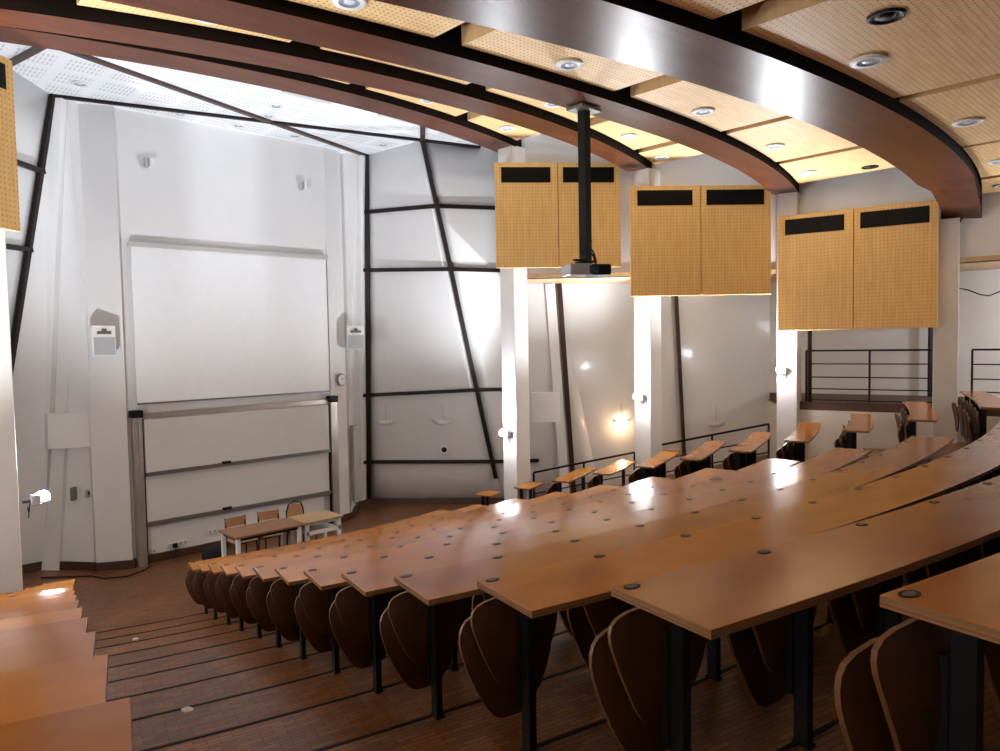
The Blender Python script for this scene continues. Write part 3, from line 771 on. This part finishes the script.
# ------------------------------------------------------------------ projector and pole
PX, PY = .94, 5.52
t = thing('projector_pole', 'black square pole hanging from the ceiling beam with the projector below', 'pole', (PX,PY,4.55))
bm = new_bm(); box(bm, -.052,.052,-.052,.052,.05,1.80); obj('tube', bm, M_ironb, t)
bm = new_bm(); box(bm, -.17,.17,-.12,.12,1.76,1.795); obj('ceiling_plate', bm, M_alud, t)
bm = new_bm(); box(bm, -.05,.05,-.05,.05,.0,.08); bar(bm, (-.22,-.02,.03), (.17,.03,.03), .05, .02); bar(bm, (0,-.14,.02), (0,.14,.02), .05, .02); obj('mounting_arm', bm, M_ironb, t)
bm = new_bm(); tube(bm, [(.07,.0,.35),(.12,.01,.28),(.09,.0,.20),(.16,.0,.13),(.2,.0,.03)], .009); tube(bm, [(.07,0,.16),(.15,.0,.10),(.20,.01,.015)], .012); tube(bm, [(-.07,0,.3),(-.10,0,.2),(-.06,0,.1)], .007); obj('cable', bm, M_ironb, t)
t = thing('projector', 'grey and black projector hanging under the black pole', 'projector', (PX,PY,4.47), -.55)
bm = new_bm(); box(bm, -.25,.02,-.17,.17,-.06,.07); obj('body', bm, M_silver, t, bevel=.02)
bm = new_bm(); box(bm, .02,.26,-.17,.17,-.06,.065); obj('rear_body', bm, M_ironb, t, bevel=.02, label='black end of the housing')
bm = new_bm(); box(bm, -.01,.10,-.185,-.165,-.045,.045); obj('connector_panel', bm, M_glassdark, t)
bm = new_bm(); lathe(bm, [(.001,.03),(.04,.03),(.05,.0),(.05,-.03)], 20); o = obj('lens', bm, M_glassdark, t); o.location = (-.12,.18,0); o.rotation_euler = (-PI/2,0,0)
bm = new_bm(); 
for q in range(7): box(bm, -.22+q*.03,-.205+q*.03,-.176,-.169,-.03,.04)
obj('vent_slots', bm, M_grey, t)

# ------------------------------------------------------------------ floodlights on the columns
FL = [((3.86,9.97),1.90,'by the stage'),((5.72,8.21),2.55,'second from the stage'),((7.70,6.34),3.02,'third from the stage'),((8.66,1.0),3.9,'rearmost')]
for s, nm in ((1,'right'),(-1,'left')):
    for (x, y), z, d in FL:
        inward = Vector((-s,-.05,0)).normalized()
        t = thing('floodlight', 'lit floodlight on the %s column %s' % (nm, d), 'floodlight', (s*x,y,z), math.atan2(inward.y,inward.x)+PI/2, 'floodlights on the columns')
        bm = new_bm(); box(bm, -.08,.08,-.05,.05,-.07,.05); obj('housing', bm, M_silver, t, bevel=.012)
        bm = new_bm(); lathe(bm, [(.001,.085),(.04,.078),(.065,.055),(.075,.03),(.078,.0),(.07,-.03),(.001,-.035)], 18, 0, (0,-.075,0)); obj('lens', bm, M_led, t, label='glowing white lens')
        bm = new_bm(); bar(bm, (0,.05,-.02), (0,.13,-.02), .04, .03); obj('bracket', bm, M_alud, t); bm = new_bm(); tube(bm, [(.05,.05,-.05),(.06,.06,-.16),(.03,.07,-.22),(.0,.07,-.16),(.0,.08,-.08)], .006); obj('cable', bm, M_ironb, t)
        lamp('flood_up', 'SPOT', (s*x+inward.x*.06,y+inward.y*.06,z+.10), (inward.x*.32,inward.y*.32,1), FLOOD_W*1.6*{'by the stage':.58,'rearmost':.2}.get(d,.85), (.88,.94,1.0), shadow_soft_size=.06, spot_size=math.radians(150), spot_blend=.8)
        lamp('flood_out', 'POINT', (s*x+inward.x*.16,y+inward.y*.16,z), (0,0,-1), FLOOD_W*.02, (.95,.97,1.0), shadow_soft_size=.06)

for s, nm in ((1,'right'),(-1,'left')):
    t = thing('floodlight', 'lit floodlight on the gallery side of the rearmost %s column' % nm, 'floodlight', (s*9.30,1.45,4.1), -s*PI/2, 'floodlights on the columns')
    bm = new_bm(); box(bm, -.08,.08,-.05,.05,-.07,.05); obj('housing', bm, M_silver, t, bevel=.012)
    bm = new_bm(); lathe(bm, [(.001,.085),(.04,.078),(.065,.055),(.075,.03),(.078,.0),(.07,-.03),(.001,-.035)], 18, 0, (0,.075,0)); obj('lens', bm, M_led, t, label='glowing white lens')
    bm = new_bm(); bar(bm, (0,-.05,-.02), (0,-.22,-.02), .04, .03); obj('bracket', bm, M_alud, t)
    lamp('gallery_flood', 'POINT', (s*9.55,1.5,4.2), (0,0,-1), 45, (.95,.97,1.0), shadow_soft_size=.08)

# white box panels and pipes beside the columns
for (x, y, z0, z1, wd, d) in ((4.92,9.92,2.02,2.62,.55,'beside the column by the stage'),(6.55,8.55,2.2,2.85,.32,'beside the second column from the stage')):
    bm = new_bm(); box(bm, -wd/2, wd/2, -.04, .04, 0, z1-z0); o = obj('wall_cabinet', bm, M_white, bevel=.006); o.location = (x,y,z0); o.rotation_euler = (0,0,-.78); tag(o, 'white flat box panel ' + d, 'panel')

# bowl lamps on the right facade
def facade_pt(u, zf):   # u along facade from mullion (0) to V (1) at height zf, offset into the room
    M0, M1 = (3.38,14.0,0), (2.86,12.95,H1); V0, V1 = (5.50,11.80,0), (3.08,11.35,H1)
    a = lerp(M0, M1, zf/H1); b = lerp(V0, V1, zf/H1); return lerp(a, b, u)
def bowl(p, rz, label, lit=False):
    t = thing('wall_lamp', label, 'wall lamp', p, rz, 'bowl lamps on the right facade')
    bm = new_bm(); n = 14
    for k in range(n):
        pass
    prof = [(.20,.05),(.19,.0),(.15,-.05),(.08,-.075),(.01,-.08)]
    rings = [[bm.verts.new((r*math.cos(-PI*k/n), r*.7*math.sin(-PI*k/n), z)) for k in range(n+1)] for r, z in prof]
    for i in range(len(rings)-1):
        for k in range(n): bm.faces.new((rings[i][k],rings[i][k+1],rings[i+1][k+1],rings[i+1][k]))
    obj('bowl', bm, M_white, t, smooth=True)
    bm = new_bm(); box(bm, -.08,.08,-.07,-.01,-.02,.03); obj('bulb', bm, M_warm if lit else M_bulb, t)
    bm = new_bm(); tube(bm, [(0,-.01,.03),(0,-.01,.40)], .008); obj('cable_pipe', bm, M_grey, t)
    if lit: lamp('bowl_glow', 'POINT', Vector(p)+Vector((-.14,-.14,-.12)), (0,0,-1), 4, (1,.66,.36), shadow_soft_size=.05)
fo = Vector((-.10,-.10,0))
bowl(Vector(facade_pt(.16,1.93))+fo, -.80, 'unlit white bowl lamp on the facade nearest the whiteboards')
bowl(Vector(facade_pt(.64,1.93))+fo, -.80, 'unlit white bowl lamp above the round black fitting on the facade')
bowl((7.22,9.78,1.85), -.78, 'lit bowl lamp glowing warm between the first two columns', True)
bowl((8.75,8.35,1.75), -.78, 'unlit white bowl lamp above the sloping handrail between second and third columns')
p = Vector(facade_pt(.62,1.28))+Vector((-.05,-.05,0))
t = thing('round_wall_fitting', 'round black fitting low on the right facade', 'wall fitting', p, -.8)
bm = new_bm(); lathe(bm, [(.001,.03),(.05,.03),(.06,.0)], 18); o = obj('disc', bm, M_ironb, t); o.rotation_euler = (PI/2,0,0)
bm = new_bm(); lathe(bm, [(.06,.004),(.09,.004),(.095,0)], 18); o = obj('rim', bm, M_white, t); o.rotation_euler = (PI/2,0,0)

# ------------------------------------------------------------------ railings
def railing(A, B, zA, zB, h, posts, bars, label):
    t = thing('handrail', label, 'railing', (A[0],A[1],zA)); ax, ay = A; d = Vector((B[0]-ax,B[1]-ay,zB-zA))
    bm = new_bm(); bar(bm, (0,0,h), (d.x,d.y,d.z+h), .045, .035); obj('top_rail', bm, M_ironb, t)
    for q in bars:
        bm = new_bm(); bar(bm, (0,0,h*q), (d.x,d.y,d.z+h*q), .018, .022); obj('rail_bar', bm, M_ironb, t)
    for q in posts:
        bm = new_bm(); bar(bm, (d.x*q,d.y*q,d.z*q), (d.x*q,d.y*q,d.z*q+h), .03, .03, 0, (0,1,0)); obj('post', bm, M_ironb, t)
railing((4.72,10.08),(6.10,8.62),.05,.44,.96,(.0,.5,1),(.55,), 'black sloping handrail between the first two right columns')
railing((6.18,8.18),(7.88,6.70),.60,.98,.96,(0,.5,1),(.7,.42), 'black sloping handrail between the second and third right columns')
railing((8.20,6.10),(8.72,3.98),2.40,2.40,.97,(0,.5,1),(.74,.48,.25,.03), 'black five bar gallery railing between the third and fourth right columns')
railing((8.76,3.48),(8.98,1.2),2.40,2.40,.97,(0,.5,1),(.74,.48,.25,.03), 'black gallery railing right of the column by the widest beam')
railing((-4.80,9.10),(-5.95,8.37),.02,.46,.96,(0,.5,1),(.55,), 'black sloping handrail behind the left column')

bm = new_bm(); tube(bm, [(8.70,3.80,4.46),(9.0,3.62,4.41),(9.12,3.46,4.32),(9.28,3.36,4.30),(9.42,3.26,4.36),(9.62,3.10,4.46),(9.5,2.2,4.68),(9.02,1.15,4.8)], .012)
tag(obj('hanging_cable', bm, M_ironb), 'thin black cable sagging across the opening right of the last column', 'cable')

# litter on the steps
for (R_, th, i, d) in ((11.95,-.262,10,'on the lowest step of the left aisle'),(17.75,-.262,2,'on the steps beside the main block'),(14.3,-.275,6,'halfway down the stepped aisle')):
    x, y = pol(R_, th); bm = new_bm(); bmesh.ops.create_icosphere(bm, subdivisions=2, radius=.03)
    for v in bm.verts: v.co *= random.uniform(.6,1.3); v.co.z *= .35
    o = obj('paper_scrap', bm, M_paper); o.location = (x,y,Zr(i)+.014); tag(o, 'small crumpled paper scrap ' + d, 'paper', 'paper scraps')
